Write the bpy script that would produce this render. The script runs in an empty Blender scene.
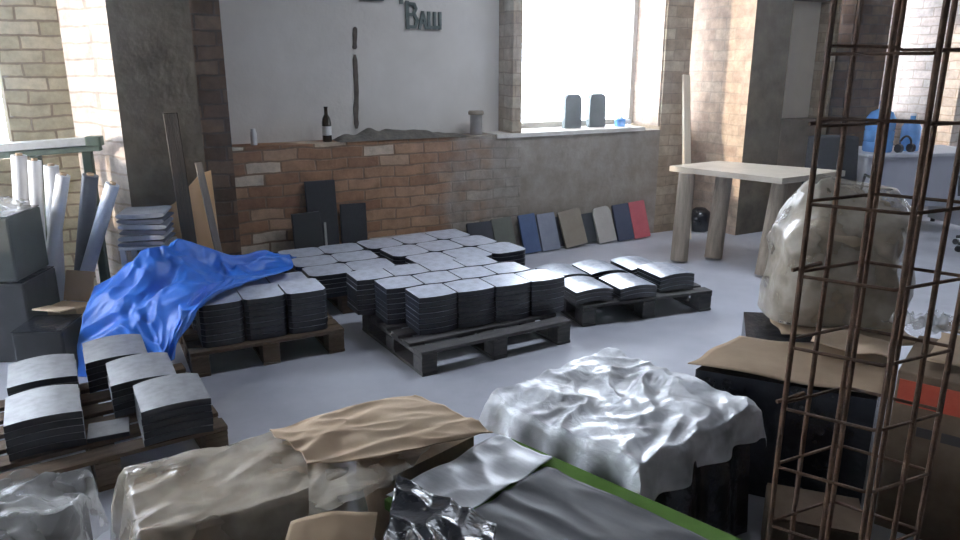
import bpy, bmesh, math, random
from mathutils import Vector, Matrix, noise
R=math.radians
random.seed(7)
S=bpy.context.scene
COL=S.collection
# ------------------------------------------------------------------ camera, sky, light, exposure
cd=bpy.data.cameras.new('camera'); cam=bpy.data.objects.new('camera',cd); COL.objects.link(cam)
cam.location=(0,0,1.65); cam.rotation_euler=(R(90-15.6),0,0)
cd.sensor_width=36; cd.lens=36*739/960; cd.clip_start=.05
S.camera=cam
W=bpy.data.worlds.new('sky'); S.world=W; W.use_nodes=True
bg=W.node_tree.nodes['Background']; bg.inputs[0].default_value=(.82,.91,1.05,1); bg.inputs[1].default_value=12.0
S.view_settings.view_transform='Standard'; S.view_settings.look='None'
S.view_settings.exposure=1.17; S.view_settings.gamma=1; S.view_settings.use_curve_mapping=False
S.cycles.max_bounces=10; S.cycles.diffuse_bounces=6; S.cycles.transparent_max_bounces=24
S.cycles.sample_clamp_indirect=4
ANG=R(28); P0=Vector((1.165,6.99,0)); U=Vector((.883,.4695,0)); NN=Vector((.4695,-.883,0))
def wall_pt(t,n,z=0): return P0+U*t+NN*n+Vector((0,0,z))
def portal(t0,t1,z0,z1,n):
    l=bpy.data.lights.new('window_or_added_daylight','AREA'); l.shape='RECTANGLE'; l.size=t1-t0; l.size_y=z1-z0
    l.cycles.is_portal=True
    o=bpy.data.objects.new('window_or_added_daylight',l); COL.objects.link(o)
    o.location=wall_pt((t0+t1)/2,n,(z0+z1)/2)
    o.rotation_euler=(R(90),0,ANG)      # emits towards -y of the wall frame, into the room
def added_side_portal(y0,y1,z0,z1,x,sgn):
    l=bpy.data.lights.new('window_or_added_daylight','AREA'); l.shape='RECTANGLE'; l.size=y1-y0; l.size_y=z1-z0; l.cycles.is_portal=True
    o=bpy.data.objects.new('window_or_added_daylight',l); COL.objects.link(o); o.location=wall_pt(x,-(y0+y1)/2,(z0+z1)/2); o.rotation_euler=(R(90),0,ANG+R(90)*sgn)
added_side_portal(-1.35,-.15,.9,3.1,-7.62,1); added_side_portal(-1.9,-.7,1.0,3.1,9.42,-1)  # unseen side openings, added to light pillar faces and the right side
l=bpy.data.lights.new('added_roof_daylight','AREA'); l.shape='RECTANGLE'; l.size=2.6; l.size_y=.4; l.cycles.is_portal=True  # portal of the added roof slot, lifts rear wall and tile tops
o=bpy.data.objects.new('added_roof_daylight',l); COL.objects.link(o); o.location=wall_pt(-.5,1.9,3.69); o.rotation_euler=(0,0,ANG)
sl=bpy.data.lights.new('sun','SUN'); sl.energy=2.0; sl.angle=R(.6); sl.color=(1,.86,.68)
so=bpy.data.objects.new('sun',sl); COL.objects.link(so)
sd=(U*1.0-NN*.06+Vector((0,0,-.085))).normalized(); so.rotation_euler=(-sd).to_track_quat('Z','Y').to_euler()
for a in [(-6.4,-4.71,1.06,3.1,-.47),(-.91,.67,1.06,3.1,-.47),(.99,1.31,1.0,3.1,-.47),(3.1,3.34,1.9,3.1,-.47),(3.97,4.55,1.06,3.1,-.47),(6.2,8.2,1.06,3.1,-.47)]:
    portal(*a)

# ------------------------------------------------------------------ materials
MATS={}
def nt(name):
    m=bpy.data.materials.new(name); m.use_nodes=True
    t=m.node_tree; b=t.nodes['Principled BSDF']; return m,t,b
def link(t,a,b): t.links.new(a,b)
def mat(name,c1,c2=None,rough=.7,scale=6,bump=.0,bscale=40,metal=0,spec=.5,stretch=None,coat=0):
    m,t,b=nt(name); N=t.nodes
    tc=N.new('ShaderNodeTexCoord'); mp=N.new('ShaderNodeMapping'); link(t,tc.outputs['Object'],mp.inputs[0])
    if stretch: mp.inputs['Scale'].default_value=stretch
    if c2:
        n=N.new('ShaderNodeTexNoise'); n.inputs['Scale'].default_value=scale; n.inputs['Detail'].default_value=6; n.inputs['Roughness'].default_value=.65
        link(t,mp.outputs[0],n.inputs['Vector'])
        r=N.new('ShaderNodeValToRGB'); r.color_ramp.elements[0].position=.35; r.color_ramp.elements[1].position=.65
        r.color_ramp.elements[0].color=(*c1,1); r.color_ramp.elements[1].color=(*c2,1)
        link(t,n.outputs['Fac'],r.inputs[0]); link(t,r.outputs[0],b.inputs['Base Color'])
    else: b.inputs['Base Color'].default_value=(*c1,1)
    b.inputs['Roughness'].default_value=rough; b.inputs['Metallic'].default_value=metal
    b.inputs['Specular IOR Level'].default_value=spec
    if coat: b.inputs['Coat Weight'].default_value=coat; b.inputs['Coat Roughness'].default_value=.15
    if bump:
        n=N.new('ShaderNodeTexNoise'); n.inputs['Scale'].default_value=bscale; n.inputs['Detail'].default_value=5
        link(t,mp.outputs[0],n.inputs['Vector'])
        bp=N.new('ShaderNodeBump'); bp.inputs['Strength'].default_value=bump; bp.inputs['Distance'].default_value=.02
        link(t,n.outputs['Fac'],bp.inputs['Height']); link(t,bp.outputs[0],b.inputs['Normal'])
    MATS[name]=m; return m
def brick(name,cols,mortar,course=.1,length=.27,rough=.9,bump=.5,render=None,msize=.008):
    """cols: (position,colour) stops picked per brick; render=(x0,x1,colour): a cement render coat from x0 to x1"""
    m,t,b=nt(name); N=t.nodes
    tc=N.new('ShaderNodeTexCoord'); sp=N.new('ShaderNodeSeparateXYZ'); link(t,tc.outputs['Object'],sp.inputs[0])
    ad=N.new('ShaderNodeMath'); link(t,sp.outputs[0],ad.inputs[0]); link(t,sp.outputs[1],ad.inputs[1])
    # wobble so that courses are uneven
    nz=N.new('ShaderNodeTexNoise'); nz.inputs['Scale'].default_value=3.5; nz.inputs['Detail'].default_value=4; link(t,tc.outputs['Object'],nz.inputs['Vector'])
    cb=N.new('ShaderNodeCombineXYZ'); link(t,ad.outputs[0],cb.inputs[0]); link(t,sp.outputs[2],cb.inputs[1])
    vm=N.new('ShaderNodeVectorMath'); vm.operation='MULTIPLY_ADD'; vm.inputs[1].default_value=(.05,.05,0)
    link(t,nz.outputs['Color'],vm.inputs[0]); link(t,cb.outputs[0],vm.inputs[2])
    br=N.new('ShaderNodeTexBrick'); link(t,vm.outputs[0],br.inputs['Vector'])
    br.inputs['Scale'].default_value=1; br.inputs['Brick Width'].default_value=length; br.inputs['Row Height'].default_value=course
    br.inputs['Mortar Size'].default_value=msize; br.inputs['Mortar Smooth'].default_value=.3; br.inputs['Bias'].default_value=0
    br.inputs['Color1'].default_value=(0,0,0,1); br.inputs['Color2'].default_value=(1,1,1,1); br.inputs['Mortar'].default_value=(.5,.5,.5,1)
    r=N.new('ShaderNodeValToRGB'); cr=r.color_ramp
    while len(cr.elements)<len(cols): cr.elements.new(.5)
    for e,(p,c) in zip(cr.elements,cols): e.position=p; e.color=(*c,1)
    link(t,br.outputs['Color'],r.inputs[0])
    n2=N.new('ShaderNodeTexNoise'); n2.inputs['Scale'].default_value=9; n2.inputs['Detail'].default_value=7; n2.inputs['Roughness'].default_value=.7; link(t,tc.outputs['Object'],n2.inputs['Vector'])
    mr=N.new('ShaderNodeMapRange'); mr.inputs['From Min'].default_value=.3; mr.inputs['From Max'].default_value=.7; mr.inputs['To Min'].default_value=.6; mr.inputs['To Max'].default_value=1.15
    link(t,n2.outputs['Fac'],mr.inputs[0])
    mm=N.new('ShaderNodeMix'); mm.data_type='RGBA'; link(t,br.outputs['Fac'],mm.inputs['Factor']); link(t,r.outputs[0],mm.inputs['A']); mm.inputs['B'].default_value=(*mortar,1)
    ml=N.new('ShaderNodeVectorMath'); ml.operation='MULTIPLY'; link(t,mm.outputs['Result'],ml.inputs[0]); link(t,mr.outputs[0],ml.inputs[1])
    out=ml.outputs[0]
    bh=N.new('ShaderNodeMath'); bh.operation='MULTIPLY_ADD'; bh.inputs[1].default_value=-1; link(t,br.outputs['Fac'],bh.inputs[0])
    sc=N.new('ShaderNodeMath'); sc.operation='MULTIPLY'; sc.inputs[1].default_value=.8; link(t,n2.outputs['Fac'],sc.inputs[0]); link(t,sc.outputs[0],bh.inputs[2])
    height=bh.outputs[0]
    if render:
        x0,x1,c=render
        w=N.new('ShaderNodeMath'); w.operation='MULTIPLY_ADD'; w.inputs[1].default_value=1.6; w.inputs[2].default_value=-.8; link(t,nz.outputs['Fac'],w.inputs[0])
        s=N.new('ShaderNodeMath'); link(t,sp.outputs[0],s.inputs[0]); link(t,w.outputs[0],s.inputs[1])
        g=N.new('ShaderNodeMapRange'); g.interpolation_type='SMOOTHSTEP'; g.inputs['From Min'].default_value=x0; g.inputs['From Max'].default_value=x1; link(t,s.outputs[0],g.inputs[0])
        k=N.new('ShaderNodeMath'); k.operation='MULTIPLY'; k.inputs[1].default_value=.9; link(t,g.outputs[0],k.inputs[0])
        rc=N.new('ShaderNodeVectorMath'); rc.operation='SCALE'; rc.inputs[0].default_value=c; link(t,mr.outputs[0],rc.inputs['Scale'])
        m2=N.new('ShaderNodeMix'); m2.data_type='RGBA'; link(t,k.outputs[0],m2.inputs['Factor']); link(t,out,m2.inputs['A']); link(t,rc.outputs[0],m2.inputs['B']); out=m2.outputs['Result']
    link(t,out,b.inputs['Base Color']); b.inputs['Roughness'].default_value=rough; b.inputs['Specular IOR Level'].default_value=.2
    bp=N.new('ShaderNodeBump'); bp.inputs['Strength'].default_value=bump; bp.inputs['Distance'].default_value=.012; link(t,height,bp.inputs['Height']); link(t,bp.outputs[0],b.inputs['Normal'])
    MATS[name]=m; return m
def film(name,col,alpha,rough=.25,bump=.4,bscale=14,trans=.0,var=.25,spec=.6):
    """thin plastic: part see-through, part milky, glossy wrinkles"""
    m,t,b=nt(name); N=t.nodes
    b.inputs['Base Color'].default_value=(*col,1); b.inputs['Roughness'].default_value=rough; b.inputs['Specular IOR Level'].default_value=spec
    tc=N.new('ShaderNodeTexCoord')
    n=N.new('ShaderNodeTexNoise'); n.inputs['Scale'].default_value=bscale; n.inputs['Detail'].default_value=5; n.inputs['Distortion'].default_value=1.2; link(t,tc.outputs['Object'],n.inputs['Vector'])
    bp=N.new('ShaderNodeBump'); bp.inputs['Strength'].default_value=bump; bp.inputs['Distance'].default_value=.03; link(t,n.outputs['Fac'],bp.inputs['Height']); link(t,bp.outputs[0],b.inputs['Normal'])
    n2=N.new('ShaderNodeTexNoise'); n2.inputs['Scale'].default_value=7; n2.inputs['Detail'].default_value=3; link(t,tc.outputs['Object'],n2.inputs['Vector'])
    mr=N.new('ShaderNodeMapRange'); mr.inputs['From Min'].default_value=.35; mr.inputs['From Max'].default_value=.65; mr.inputs['To Min'].default_value=max(0,alpha-var); mr.inputs['To Max'].default_value=min(1,alpha+var)
    link(t,n2.outputs['Fac'],mr.inputs[0]); link(t,mr.outputs[0],b.inputs['Alpha'])
    MATS[name]=m; return m

brick('brick_cream',[(0,(.42,.36,.23)),(.5,(.52,.45,.30)),(1,(.60,.52,.36))],(.27,.21,.14),course=.084,length=.24)
brick('brick_red',[(0,(.27,.14,.08)),(.35,(.34,.185,.105)),(.62,(.40,.225,.13)),(.84,(.45,.28,.17)),(.91,(.60,.48,.36)),(1,(.66,.56,.44))],(.27,.18,.12),course=.088,length=.26,render=(-1.95,-1.1,(.33,.295,.25)))
brick('brick_brown',[(0,(.10,.06,.04)),(.5,(.16,.095,.06)),(1,(.22,.14,.09))],(.12,.09,.07))
brick('brick_white',[(0,(.46,.40,.36)),(.5,(.54,.48,.43)),(1,(.54,.43,.37))],(.37,.31,.26),bump=.35)
brick('brick_peach',[(0,(.44,.33,.26)),(.5,(.50,.38,.29)),(1,(.52,.42,.33))],(.42,.34,.27),bump=.3)
brick('brick_tan',[(0,(.34,.26,.18)),(.5,(.42,.33,.23)),(1,(.50,.41,.29))],(.31,.24,.17),msize=.006)
mat('plaster',(.70,.66,.605),(.78,.74,.69),.9,2.2,.15,30)
mat('plaster_beige',(.70,.61,.49),(.78,.69,.56),.9,2.2,.15,30)
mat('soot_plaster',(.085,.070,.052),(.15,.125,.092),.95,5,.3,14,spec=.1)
mat('render_grey',(.24,.205,.165),(.36,.315,.26),.95,5,.3,18,spec=.2)
mat('render_brown',(.20,.16,.12),(.28,.23,.18),.95,5,.3,18,spec=.2)
mat('whitewash',(.62,.58,.52),(.75,.72,.66),.85,7,.3,20)
mat('ceiling_paint',(.14,.135,.13),(.18,.175,.17),.95,3)
mat('hall_plaster',(.13,.12,.11),(.17,.16,.15),.95,3)
mat('window_frame_paint',(.50,.46,.40),(.58,.54,.48),.7,9)
# floor: dusty screed, a little sheen towards the window
m,t,b=nt('concrete'); N=t.nodes; tc=N.new('ShaderNodeTexCoord')
n1=N.new('ShaderNodeTexNoise'); n1.inputs['Scale'].default_value=1.3; n1.inputs['Detail'].default_value=8; n1.inputs['Roughness'].default_value=.62; link(t,tc.outputs['Object'],n1.inputs['Vector'])
r=N.new('ShaderNodeValToRGB'); r.color_ramp.elements[0].position=.32; r.color_ramp.elements[1].position=.68
r.color_ramp.elements[0].color=(.34,.35,.40,1); r.color_ramp.elements[1].color=(.50,.51,.56,1); link(t,n1.outputs['Fac'],r.inputs[0]); link(t,r.outputs[0],b.inputs['Base Color'])
n2=N.new('ShaderNodeTexNoise'); n2.inputs['Scale'].default_value=5; n2.inputs['Detail'].default_value=6; link(t,tc.outputs['Object'],n2.inputs['Vector'])
mr=N.new('ShaderNodeMapRange'); mr.inputs['To Min'].default_value=.38; mr.inputs['To Max'].default_value=.7; link(t,n2.outputs['Fac'],mr.inputs[0]); link(t,mr.outputs[0],b.inputs['Roughness'])
bp=N.new('ShaderNodeBump'); bp.inputs['Strength'].default_value=.15; bp.inputs['Distance'].default_value=.01; link(t,n2.outputs['Fac'],bp.inputs['Height']); link(t,bp.outputs[0],b.inputs['Normal'])
MATS['concrete']=m
# roof tile: near-black rubber-sand composite, dust and sky sheen painted pale on faces that look up
def tile_mat(name,body,dust_sheen,amount,rough=.45):
    m,t,b=nt(name); N=t.nodes; tc=N.new('ShaderNodeTexCoord'); g=N.new('ShaderNodeNewGeometry')
    s=N.new('ShaderNodeSeparateXYZ'); link(t,g.outputs['Normal'],s.inputs[0])
    mr=N.new('ShaderNodeMapRange'); mr.inputs['From Min'].default_value=.6; mr.inputs['From Max'].default_value=.95; mr.inputs['To Max'].default_value=amount; link(t,s.outputs[2],mr.inputs[0])
    n=N.new('ShaderNodeTexNoise'); n.inputs['Scale'].default_value=22; n.inputs['Detail'].default_value=6; link(t,tc.outputs['Object'],n.inputs['Vector'])
    m2=N.new('ShaderNodeMapRange'); m2.inputs['From Min'].default_value=.3; m2.inputs['From Max'].default_value=.6; m2.inputs['To Min'].default_value=.7; link(t,n.outputs['Fac'],m2.inputs[0])
    k=N.new('ShaderNodeMath'); k.operation='MULTIPLY'; link(t,mr.outputs[0],k.inputs[0]); link(t,m2.outputs[0],k.inputs[1])
    mx=N.new('ShaderNodeMix'); mx.data_type='RGBA'; link(t,k.outputs[0],mx.inputs['Factor']); mx.inputs['A'].default_value=(*body,1); mx.inputs['B'].default_value=(*dust_sheen,1); link(t,mx.outputs['Result'],b.inputs['Base Color'])
    b.inputs['Roughness'].default_value=rough
    bp=N.new('ShaderNodeBump'); bp.inputs['Strength'].default_value=.25; bp.inputs['Distance'].default_value=.004; link(t,n.outputs['Fac'],bp.inputs['Height']); link(t,bp.outputs[0],b.inputs['Normal'])
    b.inputs['Specular IOR Level'].default_value=.55
    MATS[name]=m; return m
tile_mat('tile',(.008,.010,.018),(.62,.66,.76),.92,.33)
tile_mat('tile_barrel',(.009,.012,.022),(.50,.54,.62),.8,.26)
tile_mat('tile_near',(.010,.011,.016),(.27,.275,.29),.9,.5)
mat('pallet_wood',(.075,.048,.028),(.14,.092,.055),.85,9,.2,40,stretch=(1,6,6))
mat('pallet_grey',(.055,.052,.055),(.10,.093,.09),.85,9,.2,40,stretch=(1,6,6))
mat('sun_patch_orange',(.60,.36,.17),(.72,.46,.24),.8,7,.1,30,stretch=(1,1,.3))  # warm sunlight colour for the sheet at the left pillar
mat('plank_dark',(.040,.030,.022),(.075,.056,.04),.85,8,.2,30,stretch=(6,6,.6))
mat('plank_grey',(.20,.17,.14),(.28,.24,.20),.85,8,.2,30,stretch=(6,6,.6))
mat('plank_pale',(.62,.54,.42),(.74,.66,.54),.8,8,.1,30,stretch=(6,6,.6))
mat('log_wood',(.22,.175,.135),(.34,.28,.22),.85,7,.2,30,stretch=(5,5,.5))
mat('table_top',(.42,.36,.29),(.52,.46,.38),.32,5,.05,30)
mat('tarp_blue',(.010,.11,.52),(.025,.17,.66),.42,5,.12,18,spec=.45)
mat('kraft',(.52,.38,.26),(.62,.48,.34),.85,4,.15,10,spec=.2)
mat('carton',(.36,.26,.17),(.44,.32,.21),.85,5,.1,12,spec=.2)
mat('carton_shaded',(.13,.09,.06),(.20,.145,.10),.9,5,.1,12,spec=.1)  # brown cardboard with the dark corner's shade mixed into its colour
mat('kraft_old',(.30,.215,.145),(.40,.295,.20),.9,3,.15,10,spec=.1)
mat('carton_red',(.45,.07,.04),(.52,.10,.06),.8,9,.05,12,spec=.2)
mat('print_dark',(.05,.04,.04),None,.8)
mat('black_box',(.020,.021,.024),(.035,.036,.04),.42,5,.15,9,spec=.5)
mat('black_green_box',(.022,.028,.024),(.034,.042,.037),.5,5,.1,9)
mat('black_wrap',(.012,.013,.018),(.024,.026,.034),.22,6,.5,12,spec=.6)
mat('bundle_dark',(.030,.028,.028),(.05,.045,.042),.7,6,.2,20)
mat('bundle_brown',(.25,.17,.10),(.34,.24,.15),.85,5,.2,15)
mat('foam_beige',(.30,.24,.165),(.42,.35,.26),.9,4,.3,10)
mat('roll_white',(.70,.71,.74),(.80,.81,.84),.45,6,.1,12)
mat('roll_blue',(.46,.53,.66),(.58,.64,.76),.4,6,.1,12)
mat('roll_dark',(.055,.065,.09),(.09,.10,.13),.5,6,.2,12)
mat('frame_green',(.055,.085,.065),(.09,.13,.10),.6,9)
mat('galvanised',(.45,.46,.46),(.58,.59,.60),.4,9,metal=.6)
mat('sheet_grey',(.18,.20,.24),(.26,.28,.32),.45,8)
mat('sheet_dark',(.05,.06,.09),(.08,.09,.12),.5,8)
mat('strip_metal',(.50,.49,.46),(.62,.61,.58),.3,7,metal=.7)
mat('rust',(.075,.042,.026),(.15,.078,.042),.85,30,.3,90)
mat('silver_film',(.34,.35,.37),(.58,.59,.61),.42,3,.08,8,metal=.1,stretch=(1,4,1))
mat('green_board',(.085,.17,.03),(.11,.21,.04),.85,8,.05,30,spec=.15)
mat('grey_film',(.05,.052,.058),(.085,.086,.092),.55,4,.06,7,stretch=(1,3,1),spec=.28)
mat('panel_grey',(.44,.45,.52),(.48,.49,.56),.5,3)
mat('panel_light',(.62,.63,.68),(.66,.67,.72),.5,3)
mat('chair_black',(.012,.012,.016),(.02,.02,.026),.65,30,.2,120)
mat('plastic_black',(.02,.02,.022),None,.4)
mat('plastic_white',(.7,.7,.72),None,.4)
mat('lettering',(.12,.15,.14),(.17,.20,.19),.7,12)
mat('stain',(.11,.09,.075),(.17,.145,.12),.95,20,.3,30)
mat('debris',(.09,.085,.07),(.16,.14,.115),.95,15,.5,30)
mat('bottle_brown',(.03,.02,.012),None,.12,spec=.6)
mat('tin',(.42,.41,.40),(.52,.51,.50),.35,9,metal=.7)
mat('paper_white',(.72,.71,.68),None,.8)
mat('s_black',(.028,.03,.04),(.04,.042,.055),.5,9,.1,30)
mat('s_olive',(.09,.095,.075),(.12,.125,.10),.6,9,.1,30)
mat('s_blue',(.055,.095,.20),(.075,.12,.24),.5,9,.1,30)
mat('s_bluegrey',(.20,.22,.28),(.25,.27,.33),.55,9,.1,30)
mat('s_taupe',(.24,.20,.155),(.29,.25,.19),.6,9,.1,30)
mat('s_stone',(.42,.39,.35),(.48,.45,.41),.6,9,.1,30)
mat('s_navy',(.045,.055,.10),(.06,.07,.12),.55,9,.1,30)
mat('s_red',(.46,.085,.10),(.54,.11,.13),.55,9,.1,30)
mat('s_sill',(.10,.12,.125),(.13,.15,.155),.6,9,.1,30)
film('film_clear',(.80,.80,.78),.34,.16,.5,16,var=.22)
film('film_milky',(.70,.63,.52),.48,.22,.35,10,var=.2)
film('film_bright',(.90,.92,.96),.74,.30,.35,14,var=.3,spec=1.0)
film('film_bag',(.50,.445,.37),.46,.28,.4,11,var=.2)
film('water_blue',(.16,.42,.85),.75,.12,.05,5,var=.1)
m,t,b=nt('glass_clear'); b.inputs['Base Color'].default_value=(.95,.97,1,1); b.inputs['Alpha'].default_value=.06; b.inputs['Roughness'].default_value=.05; MATS['glass_clear']=m

# ------------------------------------------------------------------ mesh helpers
class MB:
    def __init__(s): s.b=bmesh.new()
    def box(s,c,d,rot=None,bev=0):
        M=Matrix.Translation(Vector(c))@((rot or Matrix.Identity(4)))@Matrix.Diagonal((*d,1))
        r=bmesh.ops.create_cube(s.b,size=1,matrix=M)
        if bev:
            ed={e for v in r['verts'] for e in v.link_edges}
            bmesh.ops.bevel(s.b,geom=list(ed),offset=bev,segments=2,profile=.5,affect='EDGES')
        return s
    def prism(s,poly,z0,z1):
        lo=[s.b.verts.new((x,y,z0)) for x,y in poly]; hi=[s.b.verts.new((x,y,z1)) for x,y in poly]
        n=len(poly); s.b.faces.new(lo[::-1]); s.b.faces.new(hi)
        for i in range(n): s.b.faces.new((lo[i],lo[(i+1)%n],hi[(i+1)%n],hi[i]))
        return s
    def cyl(s,p0,p1,r,seg=14,r2=None,cap=True):
        p0=Vector(p0);p1=Vector(p1);d=p1-p0
        M=Matrix.Translation((p0+p1)/2)@d.to_track_quat('Z','Y').to_matrix().to_4x4()
        bmesh.ops.create_cone(s.b,cap_ends=cap,segments=seg,radius1=r,radius2=r if r2 is None else r2,depth=d.length,matrix=M); return s
    def tube(s,pts,r,seg=8,closed=False):
        pts=[Vector(p) for p in pts]; rings=[]; n=len(pts)
        for i,p in enumerate(pts):
            a=pts[(i-1)%n] if (i or closed) else p; c=pts[(i+1)%n] if (i<n-1 or closed) else p
            d=(c-a).normalized(); x=d.orthogonal().normalized() if abs(d.z)>.95 else d.cross(Vector((0,0,1))).normalized(); y=d.cross(x)
            rings.append([s.b.verts.new(p+(x*math.cos(k*2*math.pi/seg)+y*math.sin(k*2*math.pi/seg))*r) for k in range(seg)])
        for i in range(n if closed else n-1):
            A=rings[i];B=rings[(i+1)%n]
            for k in range(seg): s.b.faces.new((A[k],A[(k+1)%seg],B[(k+1)%seg],B[k]))
        if not closed: s.b.faces.new(rings[0][::-1]); s.b.faces.new(rings[-1])
        return s
    def lathe(s,prof,c=(0,0,0),seg=24):
        rings=[[s.b.verts.new((c[0]+r*math.cos(k*2*math.pi/seg),c[1]+r*math.sin(k*2*math.pi/seg),c[2]+z)) for k in range(seg)] for r,z in prof]
        for A,B in zip(rings,rings[1:]):
            for k in range(seg): s.b.faces.new((A[k],A[(k+1)%seg],B[(k+1)%seg],B[k]))
        s.b.faces.new(rings[0][::-1]); s.b.faces.new(rings[-1]); return s
    def grid(s,f,nu,nv,thick=0):
        V=[[s.b.verts.new(f(i/nu,j/nv)) for j in range(nv+1)] for i in range(nu+1)]
        for i in range(nu):
            for j in range(nv): s.b.faces.new((V[i][j],V[i+1][j],V[i+1][j+1],V[i][j+1]))
        return s
    def build(s,name,m,parent=None,smooth=False,solid=0,loc=None,rot=None,sharp=40):
        bmesh.ops.recalc_face_normals(s.b,faces=s.b.faces)
        me=bpy.data.meshes.new(name); s.b.to_mesh(me); s.b.free()
        for x in (m if isinstance(m,(list,tuple)) else [m]): me.materials.append(MATS[x])
        if smooth:
            me.shade_smooth()
            try: me.set_sharp_from_angle(angle=R(sharp))
            except Exception: pass
        o=bpy.data.objects.new(name,me); COL.objects.link(o)
        if parent: o.parent=parent
        if loc is not None: o.location=loc
        if rot is not None: o.rotation_euler=rot
        if solid:
            md=o.modifiers.new('thickness','SOLIDIFY'); md.thickness=solid; md.offset=-1
        return o
def tag(o,label,cat,group=None,kind=None):
    o['label']=label; o['category']=cat
    if group: o['group']=group
    o['kind']=kind or 'thing'
    return o
def thing(name,label,cat,loc=(0,0,0),rz=0,group=None):
    o=bpy.data.objects.new(name,None); COL.objects.link(o); o.location=loc; o.rotation_euler=(0,0,rz); o.empty_display_size=.05
    return tag(o,label,cat,group)
def lab(o,label): o['label']=label; return o
def struct(mb,name,m,label=None,loc=P0,rz=ANG):
    o=mb.build(name,m,loc=loc,rot=(0,0,rz)); o['kind']='structure'
    if label: o['label']=label
    return o
def B(*a): # box from t0,t1,y0,y1,z0,z1 in the wall frame (y = outward)
    t0,t1,y0,y1,z0,z1=a
    return MB().box(((t0+t1)/2,(y0+y1)/2,(z0+z1)/2),(t1-t0,y1-y0,z1-z0))
def rg(a,amp=1,seed=0):   # ridged crease noise
    v=Vector(a)+Vector((seed*7.3,seed*3.1,seed*1.7)); return (1-abs(noise.noise(v))*2)*amp
def ns(a,seed=0): return noise.noise(Vector(a)+Vector((seed*7.3,seed*3.1,seed*1.7)))

# ------------------------------------------------------------------ the hall
CE=3.6
fl=MB().box((1.0,-3.0,-.05),(17.5,11.6,.1)); struct(fl,'floor','concrete','dusty pale grey concrete floor')
fl2=None
def CL(x0,x1,y0,y1): struct(MB().box(((x0+x1)/2,(y0+y1)/2,CE+.05),(x1-x0,y1-y0,.1)),'ceiling','ceiling_paint')
CL(-7.75,9.75,-8.8,-2.1); CL(-7.75,9.75,-1.7,2.8); CL(-7.75,-1.8,-2.1,-1.7); CL(.8,9.75,-2.1,-1.7)   # slot left open, added to brighten rear wall and tile tops
def WL(*a): struct(B(*a),'wall_left','hall_plaster')
WL(-7.75,-7.6,-.15,.6,0,CE); WL(-7.75,-7.6,-1.35,-.15,0,.9); WL(-7.75,-7.6,-1.35,-.15,3.1,CE); WL(-7.75,-7.6,-8.6,-1.35,0,CE)  # opening in the unseen left wall is added for light on the pillars
def WR(*a): struct(B(*a),'wall_right','hall_plaster')
WR(9.4,9.55,-.7,.6,0,CE); WR(9.4,9.55,-1.9,-.7,0,1.0); WR(9.4,9.55,-1.9,-.7,3.1,CE); WR(9.4,9.55,-8.6,-1.9,0,CE)  # opening in the unseen right wall is added to brighten that side
struct(B(-7.6,9.4,-8.75,-8.6,0,CE),'wall_front','hall_plaster')
def seg(m,*a,label=None): return struct(B(*a),'wall_back',m,label)
T=.48
seg('brick_cream',-7.6,-6.4,0,T,0,CE); seg('brick_cream',-6.4,-4.71,0,T,0,1.06); seg('brick_cream',-6.4,-4.71,0,T,3.1,CE)
seg('brick_cream',-4.71,-4.35,0,T,0,CE,label='cream painted brick wall beside the left window')
# left pillar: polygon (t, y) with a splayed left face
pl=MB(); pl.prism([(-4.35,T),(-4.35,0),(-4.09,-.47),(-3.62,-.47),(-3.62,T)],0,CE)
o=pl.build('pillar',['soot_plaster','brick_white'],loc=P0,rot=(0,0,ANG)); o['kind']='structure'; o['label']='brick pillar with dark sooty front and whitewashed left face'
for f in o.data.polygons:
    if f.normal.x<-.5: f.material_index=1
seg('brick_brown',-3.62,-3.36,0,T,0,CE)
seg('brick_red',-3.36,-.91,0,T,0,1.06,label='red brick dado with odd pale bricks')
seg('plaster',-3.36,-1.0,.25,T,1.06,CE,label='grey plaster panel in the bricked-up opening')
seg('brick_tan',-1.0,-.91,0,T,1.06,CE)
seg('render_grey',-.91,.67,0,T,0,1.03); seg('brick_tan',-.91,.67,0,T,3.1,CE)
struct(B(-1.16,.46,-.02,.46,1.03,1.065),'trim_1','whitewash','whitewashed window sill ledge')
seg('brick_tan',.67,.99,0,T,0,CE,label='brick pier right of the window')
struct(B(.655,.67,.02,.40,1.065,3.1),'trim_2','brick_peach')
seg('brick_tan',.99,1.31,.30,T,0,1.0); seg('brick_tan',.99,1.31,0,T,3.1,CE)
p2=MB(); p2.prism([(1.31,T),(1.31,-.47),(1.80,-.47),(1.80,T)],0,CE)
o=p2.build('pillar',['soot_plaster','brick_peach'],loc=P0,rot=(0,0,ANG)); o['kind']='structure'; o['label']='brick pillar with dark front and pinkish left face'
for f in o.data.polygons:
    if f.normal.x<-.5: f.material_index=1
seg('render_brown',1.80,3.10,0,T,0,1.06); seg('plaster_beige',1.80,3.05,.22,T,1.06,2.30,label='pale plaster panel in the next bay'); seg('render_brown',1.80,3.05,.1,T,2.30,CE)
seg('brick_tan',3.05,3.10,0,T,1.06,CE)
seg('brick_tan',3.10,3.34,.25,T,0,1.9); seg('brick_tan',3.10,3.34,0,T,3.1,CE)
seg('brick_brown',3.34,3.97,0,T,0,CE)
seg('brick_tan',3.97,4.55,.2,T,0,1.06); seg('brick_tan',3.97,4.55,0,T,3.1,CE)
p3=MB(); p3.prism([(4.55,T),(4.55,-.55),(5.1,-.55),(5.1,T)],0,CE)
o=p3.build('pillar','brick_white',loc=P0,rot=(0,0,ANG)); o['kind']='structure'; o['label']='whitewashed brick pillar at the far right'
seg('plaster',5.1,6.2,0,T,0,CE); seg('plaster',6.2,8.2,0,T,0,1.06); seg('plaster',6.2,8.2,0,T,3.1,CE); seg('plaster',8.2,9.4,0,T,0,CE)
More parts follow.
